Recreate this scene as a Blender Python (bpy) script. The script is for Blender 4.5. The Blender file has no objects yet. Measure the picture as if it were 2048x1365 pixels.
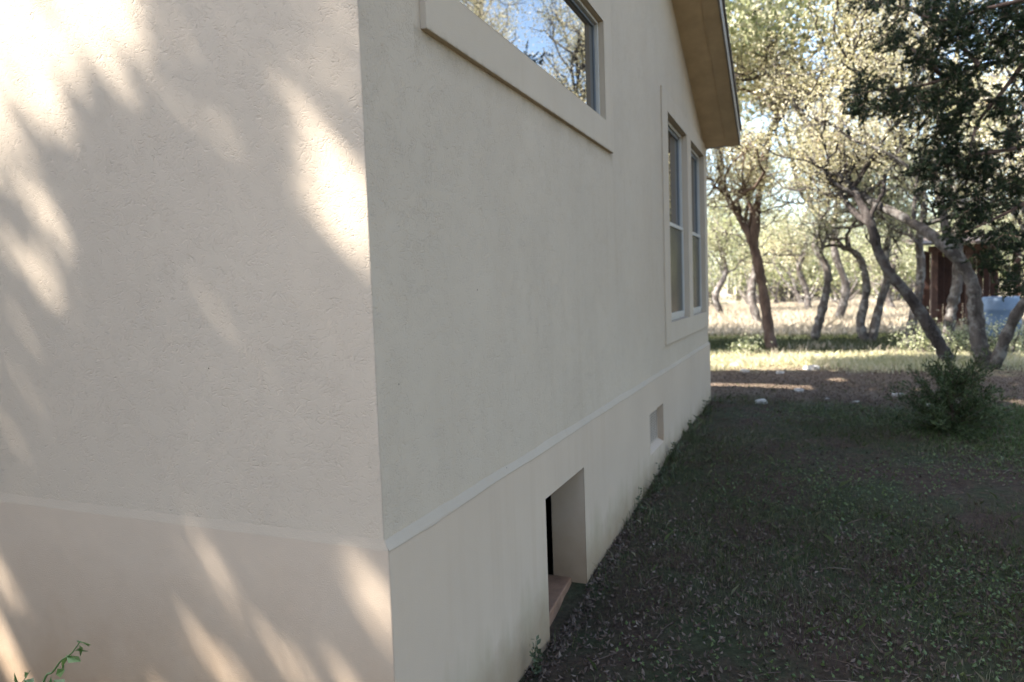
import bpy, math, random
import numpy as np
from mathutils import Matrix, Vector

C = bpy.context.scene.collection
sc = bpy.context.scene

# ------------------------------------------------------------------ camera
F_PX, CX, CY = 1406.0, 1024.0, 682.5                 # measured on a 2048 x 1365 frame
RX = np.array((0.92240184, -0.00522843, -0.3861962))  # world axes in camera terms (x right, y down, z ahead)
RY = np.array((0.38466535, -0.07752184, 0.91979505))
RZ = np.array((-0.03474773, -0.99697694, -0.0694951))
R = np.stack([RX, RY, RZ])
EYE = np.array((1.0927, -1.6493, 1.60))
cd = bpy.data.cameras.new('camera')
cam = bpy.data.objects.new('camera', cd)
C.objects.link(cam)
cam.matrix_world = Matrix((
    (R[0, 0], -R[0, 1], -R[0, 2], EYE[0]),
    (R[1, 0], -R[1, 1], -R[1, 2], EYE[1]),
    (R[2, 0], -R[2, 1], -R[2, 2], EYE[2]), (0, 0, 0, 1)))
cd.sensor_width = 36.0
cd.lens = F_PX / 2048 * 36.0
cd.clip_start = 0.05
cd.clip_end = 2000
cd.dof.use_dof = True
cd.dof.focus_distance = 2.5
cd.dof.aperture_fstop = 2.6
sc.camera = cam

# ------------------------------------------------------------------ light
SUN = np.array((0.76, 0.42, -1.0)); SUN /= np.linalg.norm(SUN)      # the way the light travels
w = bpy.data.worlds.new('World'); sc.world = w; w.use_nodes = True
nt = w.node_tree
sky = nt.nodes.new('ShaderNodeTexSky'); sky.sky_type = 'NISHITA'; sky.sun_disc = False
sky.sun_elevation = math.asin(-SUN[2])
sky.sun_rotation = math.atan2(-SUN[0], -SUN[1])
sky.air_density = 1.0; sky.dust_density = 1.6; sky.ozone_density = 1.0
bg = nt.nodes['Background']; bg.inputs['Strength'].default_value = 0.12
nt.links.new(sky.outputs[0], bg.inputs[0])
sl = bpy.data.lights.new('sun', 'SUN'); sl.energy = 5.0; sl.angle = math.radians(0.53); sl.color = (1, 0.955, 0.89)
so = bpy.data.objects.new('sun', sl); C.objects.link(so)
so.rotation_euler = Vector(SUN).to_track_quat('-Z', 'Y').to_euler()
sc.view_settings.view_transform = 'Standard'; sc.view_settings.look = 'None'
sc.view_settings.exposure = 2.6; sc.view_settings.gamma = 1.0
sc.cycles.max_bounces = 8; sc.cycles.transparent_max_bounces = 8
sc.cycles.use_denoising = True

# ------------------------------------------------------------------ measuring helpers
def ray(px, py):
    d = R @ np.array((px - CX, py - CY, F_PX)); return d / np.linalg.norm(d)
def at(px, py, Y):                      # the point a plane y = Y shows at a photo pixel
    d = ray(px, py); return EYE + d * ((Y - EYE[1]) / d[1])
def at_z(px, py, z=0.17):
    d = ray(px, py); return EYE + d * ((z - EYE[2]) / d[2])
def gz(x, y):                           # ground height
    x = np.asarray(x, float); y = np.asarray(y, float)
    t = np.clip((y - 0.8) / 4.6, 0, 1); h = 0.17 * t * t * (3 - 2 * t)
    h = h + 0.012 * np.sin(1.7 * x + 0.6 * y) * np.sin(1.3 * y - 0.4 * x) + 0.03 * np.sin(0.31 * x + 1) * np.sin(0.23 * y) * np.clip((y - 9) / 8, 0, 1)
    h = h - 0.05 * np.exp(-((x - 0.05) ** 2 + ((y - 1.55) / 1.3) ** 2) / 0.05)
    far = np.clip((np.hypot(x, y) - 45) / 100, 0, 1)
    return h + far * 1.0

# ------------------------------------------------------------------ object helpers
def props(o, label=None, cat=None, group=None, kind=None):
    if label: o['label'] = label
    if cat: o['category'] = cat
    if group: o['group'] = group
    if kind: o['kind'] = kind
    return o
def thing(name, label, cat, loc=(0, 0, 0), group=None):
    o = bpy.data.objects.new(name, None); C.objects.link(o); o.location = loc
    o.empty_display_size = 0.1
    return props(o, label, cat, group)
def mesh_np(name, V, Fc, mat, parent=None, smooth=False):
    """V (n,3) world, Fc list of int arrays (m,k) or list of lists"""
    me = bpy.data.meshes.new(name)
    V = np.asarray(V, np.float32)
    if parent is not None:
        V = V - np.array(parent_loc(parent), np.float32)
    if not isinstance(Fc, (list, tuple)): Fc = [Fc]
    loops = []; starts = []; n = 0
    for f in Fc:
        f = np.asarray(f, np.int32)
        if f.ndim == 1: f = f[None, :]
        k = f.shape[1]
        loops.append(f.ravel()); starts.append(n + np.arange(len(f)) * k); n += f.size
    loops = np.concatenate(loops); starts = np.concatenate(starts)
    me.vertices.add(len(V)); me.vertices.foreach_set('co', V.ravel())
    me.loops.add(len(loops)); me.loops.foreach_set('vertex_index', loops)
    me.polygons.add(len(starts)); me.polygons.foreach_set('loop_start', starts.astype(np.int32))
    me.update(calc_edges=True); me.validate()
    me.polygons.foreach_set('use_smooth', np.full(len(me.polygons), bool(smooth)))
    for m in (mat if isinstance(mat, (list, tuple)) else [mat]): me.materials.append(m)
    o = bpy.data.objects.new(name, me); C.objects.link(o)
    if parent is not None: o.parent = parent
    return o
def parent_loc(p):
    v = Vector((0, 0, 0))
    while p is not None:
        v = v + p.location; p = p.parent
    return v
class MB:
    """collects pieces of one mesh, in world coordinates"""
    def __init__(s): s.V = []; s.F = {}; s.n = 0
    def add(s, V, F):
        V = np.asarray(V, float)
        for f in (F if isinstance(F, list) else [F]):
            f = np.asarray(f, int)
            if f.ndim == 1: f = f[None, :]
            s.F.setdefault(f.shape[1], []).append(f + s.n)
        s.V.append(V); s.n += len(V); return s
    def box(s, a, b):
        x0, y0, z0 = a; x1, y1, z1 = b
        V = [(x0, y0, z0), (x1, y0, z0), (x1, y1, z0), (x0, y1, z0), (x0, y0, z1), (x1, y0, z1), (x1, y1, z1), (x0, y1, z1)]
        return s.add(V, np.array([(0, 3, 2, 1), (4, 5, 6, 7), (0, 1, 5, 4), (1, 2, 6, 5), (2, 3, 7, 6), (3, 0, 4, 7)]))
    def poly(s, pts): return s.add(pts, np.arange(len(pts)))
    def prism(s, pts, off):
        n = len(pts); P = np.asarray(pts, float); Q = P + np.asarray(off, float)
        s.add(np.vstack([P, Q]), [np.arange(n)[::-1], np.arange(n) + n])
        f = [(i, (i + 1) % n, n + (i + 1) % n, n + i) for i in range(n)]
        s.F.setdefault(4, []).append(np.array(f) + s.n - 2 * n); return s
    def tube(s, pts, rad, sides=6, cap=True):
        V, F = tube(pts, rad, sides); s.add(V, F)
        if cap: s.F.setdefault(sides, []).append((np.arange(sides) + s.n - sides)[None, :])
        return s
    def build(s, name, mat, parent=None, smooth=False, bevel=0):
        o = mesh_np(name, np.vstack(s.V), [np.vstack(v) for v in s.F.values()], mat, parent, smooth)
        if bevel:
            m = o.modifiers.new('bevel', 'BEVEL'); m.width = bevel; m.segments = 2; m.limit_method = 'ANGLE'
        return o
def tube(pts, rad, sides=6):
    P = np.asarray(pts, float); n = len(P); rad = np.broadcast_to(np.asarray(rad, float), (n,))
    T = np.gradient(P, axis=0); T /= np.linalg.norm(T, axis=1)[:, None] + 1e-9
    u = np.cross(T[0], (0.3, 0.5, 0.81)); u /= np.linalg.norm(u) + 1e-9
    a = np.arange(sides) / sides * 2 * math.pi; V = []
    for i in range(n):
        u = u - T[i] * u.dot(T[i]); u /= np.linalg.norm(u) + 1e-9
        v = np.cross(T[i], u)
        V.append(P[i] + rad[i] * (np.cos(a)[:, None] * u + np.sin(a)[:, None] * v))
    i = np.arange(n - 1)[:, None] * sides; j = np.arange(sides)[None, :]; k = (j + 1) % sides
    F = np.stack([i + j, i + k, i + sides + k, i + sides + j], -1).reshape(-1, 4)
    return np.vstack(V), F
def spline(P, m=6):
    P = np.asarray(P, float)
    if len(P) < 3: return np.linspace(P[0], P[-1], m + 1)
    Q = np.vstack([2 * P[0] - P[1], P, 2 * P[-1] - P[-2]]); out = []
    for i in range(1, len(Q) - 2):
        p0, p1, p2, p3 = Q[i - 1:i + 3]
        for t in np.arange(m) / m:
            out.append(0.5 * (2 * p1 + (p2 - p0) * t + (2 * p0 - 5 * p1 + 4 * p2 - p3) * t * t + (3 * p1 - p0 - 3 * p2 + p3) * t ** 3))
    out.append(P[-1]); return np.array(out)
def unit(v): return v / (np.linalg.norm(v, axis=-1, keepdims=True) + 1e-9)
def leaves(cent, size, rng, aspect=0.5, fold=0.25, axis=None, up=0.0):
    """one folded four-cornered leaf per centre"""
    n = len(cent); cent = np.asarray(cent, float)
    a = unit(rng.normal(size=(n, 3))) if axis is None else unit(np.asarray(axis) + 0.35 * rng.normal(size=(n, 3)))
    nn = rng.normal(size=(n, 3)); nn[:, 2] += up
    b = unit(np.cross(a, nn)); c = np.cross(a, b)
    s = (np.asarray(size) * (0.6 + 0.8 * rng.random(n)))[:, None]
    V = np.empty((n, 4, 3))
    V[:, 0] = cent - a * s * 0.5
    V[:, 1] = cent + b * s * aspect * 0.5 + c * s * fold * aspect
    V[:, 2] = cent + a * s * 0.5
    V[:, 3] = cent - b * s * aspect * 0.5 + c * s * fold * aspect
    return V.reshape(-1, 3), np.arange(4 * n).reshape(n, 4)
def blades(cent, h, width, rng, lean=0.45):
    n = len(cent); cent = np.asarray(cent, float)
    hh = (np.asarray(h) * (0.5 + rng.random(n)))[:, None]
    ang = rng.random(n) * 2 * math.pi; d = np.stack([np.cos(ang), np.sin(ang), 0 * ang], 1)
    ln = unit(np.stack([rng.normal(size=n), rng.normal(size=n), 0 * ang], 1)) * (lean * rng.random(n))[:, None]
    up = np.array((0, 0, 1.0))
    V = np.empty((n, 5, 3)); m = cent + hh * 0.55 * (up + 0.5 * ln)
    V[:, 0] = cent - d * width * 0.5; V[:, 1] = cent + d * width * 0.5
    V[:, 2] = m + d * width * 0.4; V[:, 3] = cent + hh * (up * 0.95 + 1.3 * ln); V[:, 4] = m - d * width * 0.4
    return V.reshape(-1, 3), np.arange(5 * n).reshape(n, 5)

# ------------------------------------------------------------------ materials
class NT:
    def __init__(s, name):
        s.m = bpy.data.materials.new(name); s.m.use_nodes = True; s.t = s.m.node_tree
        s.b = s.t.nodes['Principled BSDF']; s.o = s.t.nodes['Material Output']
    def n(s, typ, **kw):
        nd = s.t.nodes.new(typ)
        for k, v in kw.items():
            if k.startswith('i_'):
                nd.inputs[int(k[2:]) if k[2:].isdigit() else k[2:].replace('_', ' ')].default_value = v
            else: setattr(nd, k, v)
        return nd
    def l(s, a, b): s.t.links.new(a, b)
    def pos(s, scale=(1, 1, 1)):
        g = s.n('ShaderNodeNewGeometry'); m = s.n('ShaderNodeMapping'); m.inputs['Scale'].default_value = scale
        s.l(g.outputs['Position'], m.inputs[0]); return m.outputs[0]
    def noise(s, scale, detail=3, rough=0.55, dist=0.0, vec=None):
        nd = s.n('ShaderNodeTexNoise'); nd.inputs['Scale'].default_value = scale; nd.inputs['Detail'].default_value = detail
        nd.inputs['Roughness'].default_value = rough; nd.inputs['Distortion'].default_value = dist
        s.l(vec if vec is not None else s.pos(), nd.inputs['Vector']); return nd.outputs[0]
    def ramp(s, fac, stops, interp='LINEAR'):
        nd = s.n('ShaderNodeValToRGB'); cr = nd.color_ramp; cr.interpolation = interp
        while len(cr.elements) < len(stops): cr.elements.new(0.5)
        for e, (p, c) in zip(cr.elements, stops):
            e.position = p; e.color = (c, c, c, 1) if isinstance(c, (int, float)) else (*c, 1)
        s.l(fac, nd.inputs[0]); return nd.outputs[0]
    def math(s, op, a, b=0.0, c=None, clamp=False):
        nd = s.n('ShaderNodeMath', operation=op); nd.use_clamp = clamp
        for i, v in enumerate((a, b) if c is None else (a, b, c)):
            if isinstance(v, (int, float)): nd.inputs[i].default_value = v
            else: s.l(v, nd.inputs[i])
        return nd.outputs[0]
    def mix(s, fac, a, b, blend='MIX'):
        nd = s.n('ShaderNodeMix', data_type='RGBA', blend_type=blend)
        for i, v in ((0, fac), (6, a), (7, b)):
            if isinstance(v, (int, float)): nd.inputs[i].default_value = v
            elif isinstance(v, tuple): nd.inputs[i].default_value = (*v, 1)
            else: s.l(v, nd.inputs[i])
        return nd.outputs[2]
    def bump(s, h, strength=0.5, dist=0.01, prev=None):
        nd = s.n('ShaderNodeBump'); nd.inputs['Strength'].default_value = strength; nd.inputs['Distance'].default_value = dist
        s.l(h, nd.inputs['Height'])
        if prev is not None: s.l(prev, nd.inputs['Normal'])
        return nd.outputs[0]
    def fin(s, col=None, rough=0.8, nrm=None, spec=0.3):
        if col is not None:
            if isinstance(col, tuple): s.b.inputs['Base Color'].default_value = (*col, 1)
            else: s.l(col, s.b.inputs['Base Color'])
        if isinstance(rough, (int, float)): s.b.inputs['Roughness'].default_value = rough
        else: s.l(rough, s.b.inputs['Roughness'])
        s.b.inputs['Specular IOR Level'].default_value = spec
        if nrm is not None: s.l(nrm, s.b.inputs['Normal'])
        return s.m

STUCCO = (0.403, 0.328, 0.246)
def stucco(name, grooves=True, base=STUCCO, stains=None):
    m = NT(name)
    geo = m.n('ShaderNodeNewGeometry'); sep = m.n('ShaderNodeSeparateXYZ'); m.l(geo.outputs['Position'], sep.inputs[0])
    nsep = m.n('ShaderNodeSeparateXYZ'); m.l(geo.outputs['True Normal'], nsep.inputs[0])
    z = sep.outputs[2]
    front = m.math('LESS_THAN', nsep.outputs[1], -0.5)       # the wall that looks towards -y
    side = m.math('GREATER_THAN', nsep.outputs[0], 0.5)
    tone = m.noise(1.3, 4, 0.6)
    c = m.mix(m.ramp(tone, [(0.3, 0), (0.7, 1)]), tuple(v * 0.95 for v in base), tuple(min(1, v * 1.04) for v in base))
    # rain streaks that run down the wall
    st = m.noise(1.0, 4, 0.6, 0.3, m.pos((14, 14, 0.5)))
    c = m.mix(m.math('MULTIPLY', m.ramp(st, [(0.48, 0), (0.75, 1)]), m.math('MULTIPLY', m.math('MULTIPLY', side, m.ramp(m.noise(0.8, 2), [(0.4, 0), (0.62, 1)])), 0.30)), c, (base[0] * .80, base[1] * .76, base[2] * .70))
    if stains == 'low':
        # red dirt splashed up by rain, with a ragged upper edge
        edge = m.math('ADD', z, m.math('MULTIPLY', m.math('SUBTRACT', m.noise(3.2, 5, 0.65), 0.5), 0.55))
        c = m.mix(m.math('MULTIPLY', m.ramp(edge, [(0.0, 1), (0.25, 0.85), (0.5, 0.35), (0.8, 0.0)]), m.math('MULTIPLY', front, 0.92)), c, (0.285, 0.195, 0.12))
        e2 = m.math('ADD', z, m.math('MULTIPLY', m.math('SUBTRACT', m.noise(1.0, 4, 0.6, 0, m.pos((5, 7, 1.1))), 0.5), 0.55))
        c = m.mix(m.math('MULTIPLY', m.ramp(e2, [(0.05, 1), (0.2, 0.6), (0.36, 0)]), m.math('MULTIPLY', side, 0.5)), c, (0.20, 0.175, 0.09))
        e3 = m.math('ADD', z, m.math('MULTIPLY', m.math('SUBTRACT', m.noise(9, 4, 0.6), 0.5), 0.25))
        c = m.mix(m.math('MULTIPLY', m.ramp(e3, [(0.0, 1), (0.12, 0.6), (0.28, 0)]), 0.8), c, (0.20, 0.13, 0.078))
    if grooves or name == 'stucco_trim':
        y_ = sep.outputs[1]
        gn = m.math('ADD', z, m.math('MULTIPLY', m.math('SUBTRACT', m.noise(14, 4, 0.7, 0, m.pos((1, 1, 0.5))), 0.5), 0.05))
        a_ = m.ramp(m.math('MULTIPLY', m.math('SUBTRACT', gn, 2.33), 8.0), [(0.0, 0), (0.5, 0.35), (0.78, 1), (0.86, 0.2), (1.0, 0)])
        b_ = m.math('MULTIPLY', m.math('GREATER_THAN', y_, 0.30), m.math('LESS_THAN', y_, 2.72))
        c = m.mix(m.math('MULTIPLY', m.math('MULTIPLY', a_, b_), m.math('MULTIPLY', m.ramp(m.noise(6, 4, 0.7), [(0.3, 0.15), (0.7, 0.8)]), side)), c, (0.16, 0.125, 0.075))
        # a blotchy film of dust on the side wall
        c = m.mix(m.math('MULTIPLY', m.ramp(m.noise(0.9, 5, 0.65), [(0.42, 0), (0.65, 1)]), m.math('MULTIPLY', side, 0.22)), c, (base[0] * .84, base[1] * .80, base[2] * .76))
    # tiny dark specks
    vo = m.n('ShaderNodeTexVoronoi'); vo.inputs['Scale'].default_value = 5.5; m.l(m.pos(), vo.inputs['Vector'])
    c = m.mix(m.math('LESS_THAN', vo.outputs['Distance'], 0.016), c, (0.10, 0.08, 0.06))
    grain = m.noise(330 if grooves else 230, 2, 0.6)
    bv = m.n('ShaderNodeBevel'); bv.samples = 4; bv.inputs['Radius'].default_value = 0.009
    nrm = m.bump(grain, 0.32 if grooves else 0.42, 0.0022, bv.outputs[0])
    lump = m.noise(9, 3, 0.5)
    nrm = m.bump(lump, 0.12, 0.01, nrm)
    if grooves:
        # short curved trowel grooves: contour lines of a noise, broken up by another
        for sc_, w_, seed in ((34, 0.030, 0.0), (58, 0.05, 3.7), (44, 0.035, 8.1)):
            mp = m.n('ShaderNodeMapping'); mp.inputs['Location'].default_value = (seed, seed, seed)
            g2 = m.n('ShaderNodeNewGeometry'); m.l(g2.outputs['Position'], mp.inputs[0])
            a = m.noise(sc_, 1, 0.4, 0.9, mp.outputs[0])
            ln = m.math('SUBTRACT', 1.0, m.math('DIVIDE', m.math('ABSOLUTE', m.math('SUBTRACT', a, 0.5)), w_), clamp=True)
            mask = m.ramp(m.noise(17, 2, 0.5, 0.4, mp.outputs[0]), [(0.42, 0), (0.58, 1)])
            big = m.ramp(m.noise(1.6, 2, 0.5, 0, mp.outputs[0]), [(0.3, 0.25), (0.65, 1)])
            gmask = m.math('MULTIPLY', m.math('MULTIPLY', ln, mask), big)
            nrm = m.bump(m.math('SUBTRACT', 1.0, gmask), 0.50, 0.0026, nrm)
            c = m.mix(m.math('MULTIPLY', gmask, 0.05), c, (base[0] * .55, base[1] * .5, base[2] * .45))
    return m.fin(c, 0.88, nrm, 0.2)
M = {}
M['stucco'] = stucco('stucco')
M['stucco_base'] = stucco('stucco_base', False, (0.404, 0.316, 0.233), 'low')
M['stucco_ledge'] = stucco('stucco_ledge', False, (0.35, 0.284, 0.21), 'low')
M['stucco_trim'] = stucco('stucco_trim', False, STUCCO)
def plain(name, col, rough=0.6, var=0.12, scale=6, bump=0.15, spec=0.3, bscale=90):
    m = NT(name); n = m.noise(scale, 4, 0.6)
    c = m.mix(m.ramp(n, [(0.3, 0), (0.7, 1)]), tuple(v * (1 - var) for v in col), tuple(min(1, v * (1 + var)) for v in col))
    return m.fin(c, rough, m.bump(m.noise(bscale, 3), bump, 0.003), spec)
M['soffit'] = plain('soffit', (0.44, 0.325, 0.20), 0.6)
M['soffit2'] = plain('soffit_outer', (0.39, 0.29, 0.18), 0.6)
M['fascia'] = plain('fascia', (0.17, 0.145, 0.12), 0.5)
M['roof'] = plain('roof_shingle', (0.13, 0.11, 0.095), 0.9, 0.3, 14, 0.6)
M['vinyl'] = plain('window_vinyl', (0.38, 0.355, 0.315), 0.4, 0.04)
M['vinyl_dark'] = plain('window_gasket', (0.11, 0.12, 0.13), 0.4, 0.06)
M['vent'] = plain('vent_plastic', (0.40, 0.325, 0.255), 0.6, 0.08)
M['board'] = plain('stained_sill', (0.19, 0.105, 0.062), 0.85, 0.3, 11, 0.5)
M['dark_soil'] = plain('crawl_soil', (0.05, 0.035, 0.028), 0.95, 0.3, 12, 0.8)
m = NT('window_glass'); M['glass'] = m.fin((0.010, 0.011, 0.013), 0.015, None, 0.5); m.b.inputs['IOR'].default_value = 4.2
m = NT('screen_glass'); M['screen'] = m.fin((0.020, 0.025, 0.024), 0.25, None, 0.5); m.b.inputs['IOR'].default_value = 1.4
m = NT('stone'); n_ = m.noise(18, 5, 0.65); M['stone'] = m.fin(m.mix(m.ramp(n_, [(0.35, 0), (0.65, 1)]), (0.20, 0.175, 0.145), (0.48, 0.455, 0.41)), 0.9, m.bump(m.noise(40, 4), 0.5, 0.01))
def bark(name, a, b, lichen=None, scale=9):
    m = NT(name)
    n = m.noise(scale, 5, 0.65, 0.5, m.pos((1, 1, 0.35)))
    c = m.mix(m.ramp(n, [(0.35, 0), (0.65, 1)]), a, b)
    if lichen: c = m.mix(m.ramp(m.noise(5.5, 5, 0.7), [(0.50, 0), (0.60, 0.85)]), c, lichen)
    return m.fin(c, 0.95, m.bump(m.noise(scale * 3, 4, 0.6, 0.4, m.pos((1, 1, 0.3))), 0.9, 0.03), 0.1)
M['oak_bark'] = bark('oak_bark', (0.045, 0.037, 0.032), (0.125, 0.105, 0.092), (0.22, 0.205, 0.185))
M['dark_bark'] = bark('dark_oak_bark', (0.020, 0.016, 0.014), (0.055, 0.046, 0.041), (0.085, 0.08, 0.073))
M['mid_bark'] = bark('grey_oak_bark', (0.032, 0.027, 0.023), (0.09, 0.078, 0.068), (0.15, 0.14, 0.125))
M['red_bark'] = bark('juniper_bark', (0.055, 0.036, 0.027), (0.13, 0.09, 0.07))
def leaf(name, stops, rough=0.45, trans=0.3, spec=0.5):
    m = NT(name)
    g = m.n('ShaderNodeNewGeometry')
    k = m.math('ADD', m.math('MULTIPLY', g.outputs['Random Per Island'], 0.75), m.math('MULTIPLY', m.math('SUBTRACT', m.noise(0.55, 3, 0.6), 0.37), 0.9))
    col = m.ramp(k, stops)
    m.fin(col, rough, None, spec)
    if trans:
        tr = m.n('ShaderNodeBsdfTranslucent'); m.l(col, tr.inputs[0])
        mx = m.n('ShaderNodeMixShader'); mx.inputs[0].default_value = trans
        m.l(m.b.outputs[0], mx.inputs[1]); m.l(tr.outputs[0], mx.inputs[2]); m.l(mx.outputs[0], m.o.inputs[0])
    return m.m
M['oak_leaf'] = leaf('oak_leaf', [(0.0, (0.16, 0.16, 0.07)), (0.3, (0.40, 0.36, 0.18)), (0.6, (0.58, 0.52, 0.33)), (0.85, (0.64, 0.60, 0.48)), (1.0, (0.56, 0.40, 0.22))], 0.38, 0.45)
M['oak_leaf_green'] = leaf('oak_leaf_green', [(0.0, (0.09, 0.11, 0.05)), (0.35, (0.26, 0.28, 0.13)), (0.7, (0.46, 0.45, 0.28)), (1.0, (0.60, 0.57, 0.46))], 0.38, 0.45)
M['pale_leaf'] = leaf('pale_leaf', [(0.0, (0.18, 0.22, 0.07)), (0.4, (0.38, 0.40, 0.18)), (0.75, (0.52, 0.50, 0.32)), (1.0, (0.60, 0.55, 0.43))], 0.38, 0.45)
M['wood_leaf'] = leaf('wood_leaf', [(0.0, (0.03, 0.04, 0.016)), (0.35, (0.11, 0.125, 0.045)), (0.7, (0.26, 0.255, 0.12)), (1.0, (0.50, 0.46, 0.36))], 0.4, 0.35)
M['juniper_leaf'] = leaf('juniper_leaf', [(0.0, (0.003, 0.008, 0.003)), (0.5, (0.008, 0.018, 0.005)), (1.0, (0.030, 0.047, 0.011))], 0.6, 0.12, 0.25)
M['sapling_leaf'] = leaf('sapling_leaf', [(0.0, (0.016, 0.026, 0.009)), (0.5, (0.034, 0.050, 0.016)), (1.0, (0.075, 0.09, 0.034))], 0.6, 0.12, 0.25)
M['weed_leaf'] = leaf('weed_leaf', [(0.0, (0.06, 0.13, 0.035)), (1.0, (0.13, 0.22, 0.06))], 0.4, 0.25)
M['dull_leaf'] = leaf('dull_leaf', [(0.0, (0.04, 0.05, 0.025)), (1.0, (0.10, 0.11, 0.06))], 0.6, 0.2, 0.2)
M['litter'] = leaf('fallen_leaf', [(0.0, (0.03, 0.02, 0.014)), (0.45, (0.065, 0.042, 0.03)), (0.75, (0.10, 0.07, 0.05)), (0.93, (0.15, 0.115, 0.09)), (1.0, (0.34, 0.30, 0.26))], 0.75, 0.0, 0.2)
M['clover'] = leaf('clover_leaf', [(0.0, (0.032, 0.050, 0.016)), (0.5, (0.062, 0.088, 0.024)), (1.0, (0.11, 0.13, 0.042))], 0.5, 0.2, 0.3)
M['grass'] = leaf('grass_blade', [(0.0, (0.022, 0.031, 0.010)), (0.45, (0.055, 0.066, 0.021)), (0.8, (0.105, 0.098, 0.052)), (1.0, (0.24, 0.20, 0.14))], 0.6, 0.2, 0.2)
M['lush'] = leaf('lush_grass', [(0.0, (0.03, 0.06, 0.014)), (0.6, (0.055, 0.10, 0.024)), (1.0, (0.10, 0.115, 0.04))], 0.6, 0.2, 0.2)
M['meadow'] = leaf('meadow_grass', [(0.0, (0.20, 0.21, 0.09)), (0.35, (0.36, 0.34, 0.18)), (0.7, (0.48, 0.43, 0.30)), (1.0, (0.52, 0.43, 0.29))], 0.7, 0.2, 0.2)
M['straw'] = leaf('straw_grass', [(0.0, (0.21, 0.175, 0.12)), (0.5, (0.30, 0.255, 0.185)), (1.0, (0.40, 0.345, 0.27))], 0.7, 0.2, 0.2)
# ground: dark soil, thin turf, red-brown dirt by the house, straw-coloured turf far off
m = NT('ground'); g = m.n('ShaderNodeNewGeometry'); sp = m.n('ShaderNodeSeparateXYZ'); m.l(g.outputs['Position'], sp.inputs[0])
fine = m.noise(26, 6, 0.7); mid = m.noise(2.1, 5, 0.6); big = m.noise(0.5, 4, 0.6)
soil = m.mix(m.ramp(fine, [(0.3, 0), (0.7, 1)]), (0.026, 0.016, 0.010), (0.085, 0.056, 0.038))
turf = m.mix(m.ramp(fine, [(0.3, 0), (0.7, 1)]), (0.022, 0.026, 0.010), (0.060, 0.062, 0.030))
c = m.mix(m.ramp(mid, [(0.42, 0), (0.60, 1)]), soil, turf)
dirt = m.mix(m.ramp(m.noise(40, 5, 0.7), [(0.3, 0), (0.7, 1)]), (0.058, 0.041, 0.028), (0.150, 0.108, 0.075))
yy = m.math('ADD', sp.outputs[1], m.math('MULTIPLY', m.math('SUBTRACT', mid, 0.5), 2.2))
bfac = m.math('MULTIPLY', m.math('SMOOTH_MIN', 1.0, m.math('MAXIMUM', m.math('MULTIPLY', m.math('SUBTRACT', yy, 7.2), 1.4), 0.0), 0.1), m.math('SUBTRACT', 1.0, m.math('MULTIPLY', m.math('SUBTRACT', yy, 10.3), 1.2), clamp=True), clamp=True)
c = m.mix(bfac, c, dirt)
far = m.math('MULTIPLY', m.math('SUBTRACT', yy, 10.2), 1.0, clamp=True)
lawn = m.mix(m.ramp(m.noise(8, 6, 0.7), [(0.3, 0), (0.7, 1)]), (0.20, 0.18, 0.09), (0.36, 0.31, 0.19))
shade_band = m.math('MULTIPLY', m.math('MULTIPLY', m.math('SUBTRACT', yy, 12.9), 1.5, clamp=True), m.math('SUBTRACT', 1.0, m.math('MULTIPLY', m.math('SUBTRACT', yy, 18.0), 0.8), clamp=True), clamp=True)
lawn = m.mix(shade_band, lawn, m.mix(m.ramp(m.noise(9, 6, 0.7), [(0.3, 0), (0.7, 1)]), (0.030, 0.038, 0.014), (0.075, 0.080, 0.034)))  # green turf, its colour darkened to deepen the band of tree shade
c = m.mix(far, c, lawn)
straw = m.mix(m.ramp(m.noise(4, 6, 0.7), [(0.3, 0), (0.7, 1)]), (0.21, 0.175, 0.125), (0.33, 0.28, 0.21))
c = m.mix(m.math('MULTIPLY', m.math('SUBTRACT', yy, 18.6), 0.5, clamp=True), c, straw)
frontd = m.mix(m.ramp(fine, [(0.3, 0), (0.7, 1)]), (0.085, 0.075, 0.052), (0.165, 0.145, 0.105))
c = m.mix(m.math('MULTIPLY', m.math('MULTIPLY', m.math('SUBTRACT', 0.3, sp.outputs[1]), 2.0, clamp=True), m.math('MULTIPLY', m.math('SUBTRACT', 0.6, sp.outputs[0]), 2.0, clamp=True)), c, frontd)
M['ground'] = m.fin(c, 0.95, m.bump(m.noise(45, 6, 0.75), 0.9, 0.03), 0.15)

# ------------------------------------------------------------------ ground
xs = np.unique(np.concatenate([np.linspace(-700, -20, 24), np.linspace(-20, -2, 25), np.linspace(-2, 8, 91), np.linspace(8, 40, 33), np.linspace(40, 700, 24)]))
ys = np.unique(np.concatenate([np.linspace(-700, -12, 20), np.linspace(-12, -2, 14), np.linspace(-2, 14, 140), np.linspace(14, 60, 47), np.linspace(60, 900, 24)]))
GX, GY = np.meshgrid(xs, ys); rg = np.random.default_rng(3)
GZ = gz(GX, GY) + rg.normal(size=GX.shape) * 0.006 * ((np.abs(GX) < 9) & (GY < 15) & (GY > -3))
ni, nj = GX.shape; ii = np.arange(ni - 1)[:, None] * nj; jj = np.arange(nj - 1)[None, :]
GF = np.stack([ii + jj, ii + jj + 1, ii + nj + jj + 1, ii + nj + jj], -1).reshape(-1, 4)
props(mesh_np('ground', np.stack([GX, GY, GZ], -1).reshape(-1, 3), GF, M['ground'], None, True), kind='structure')

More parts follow.
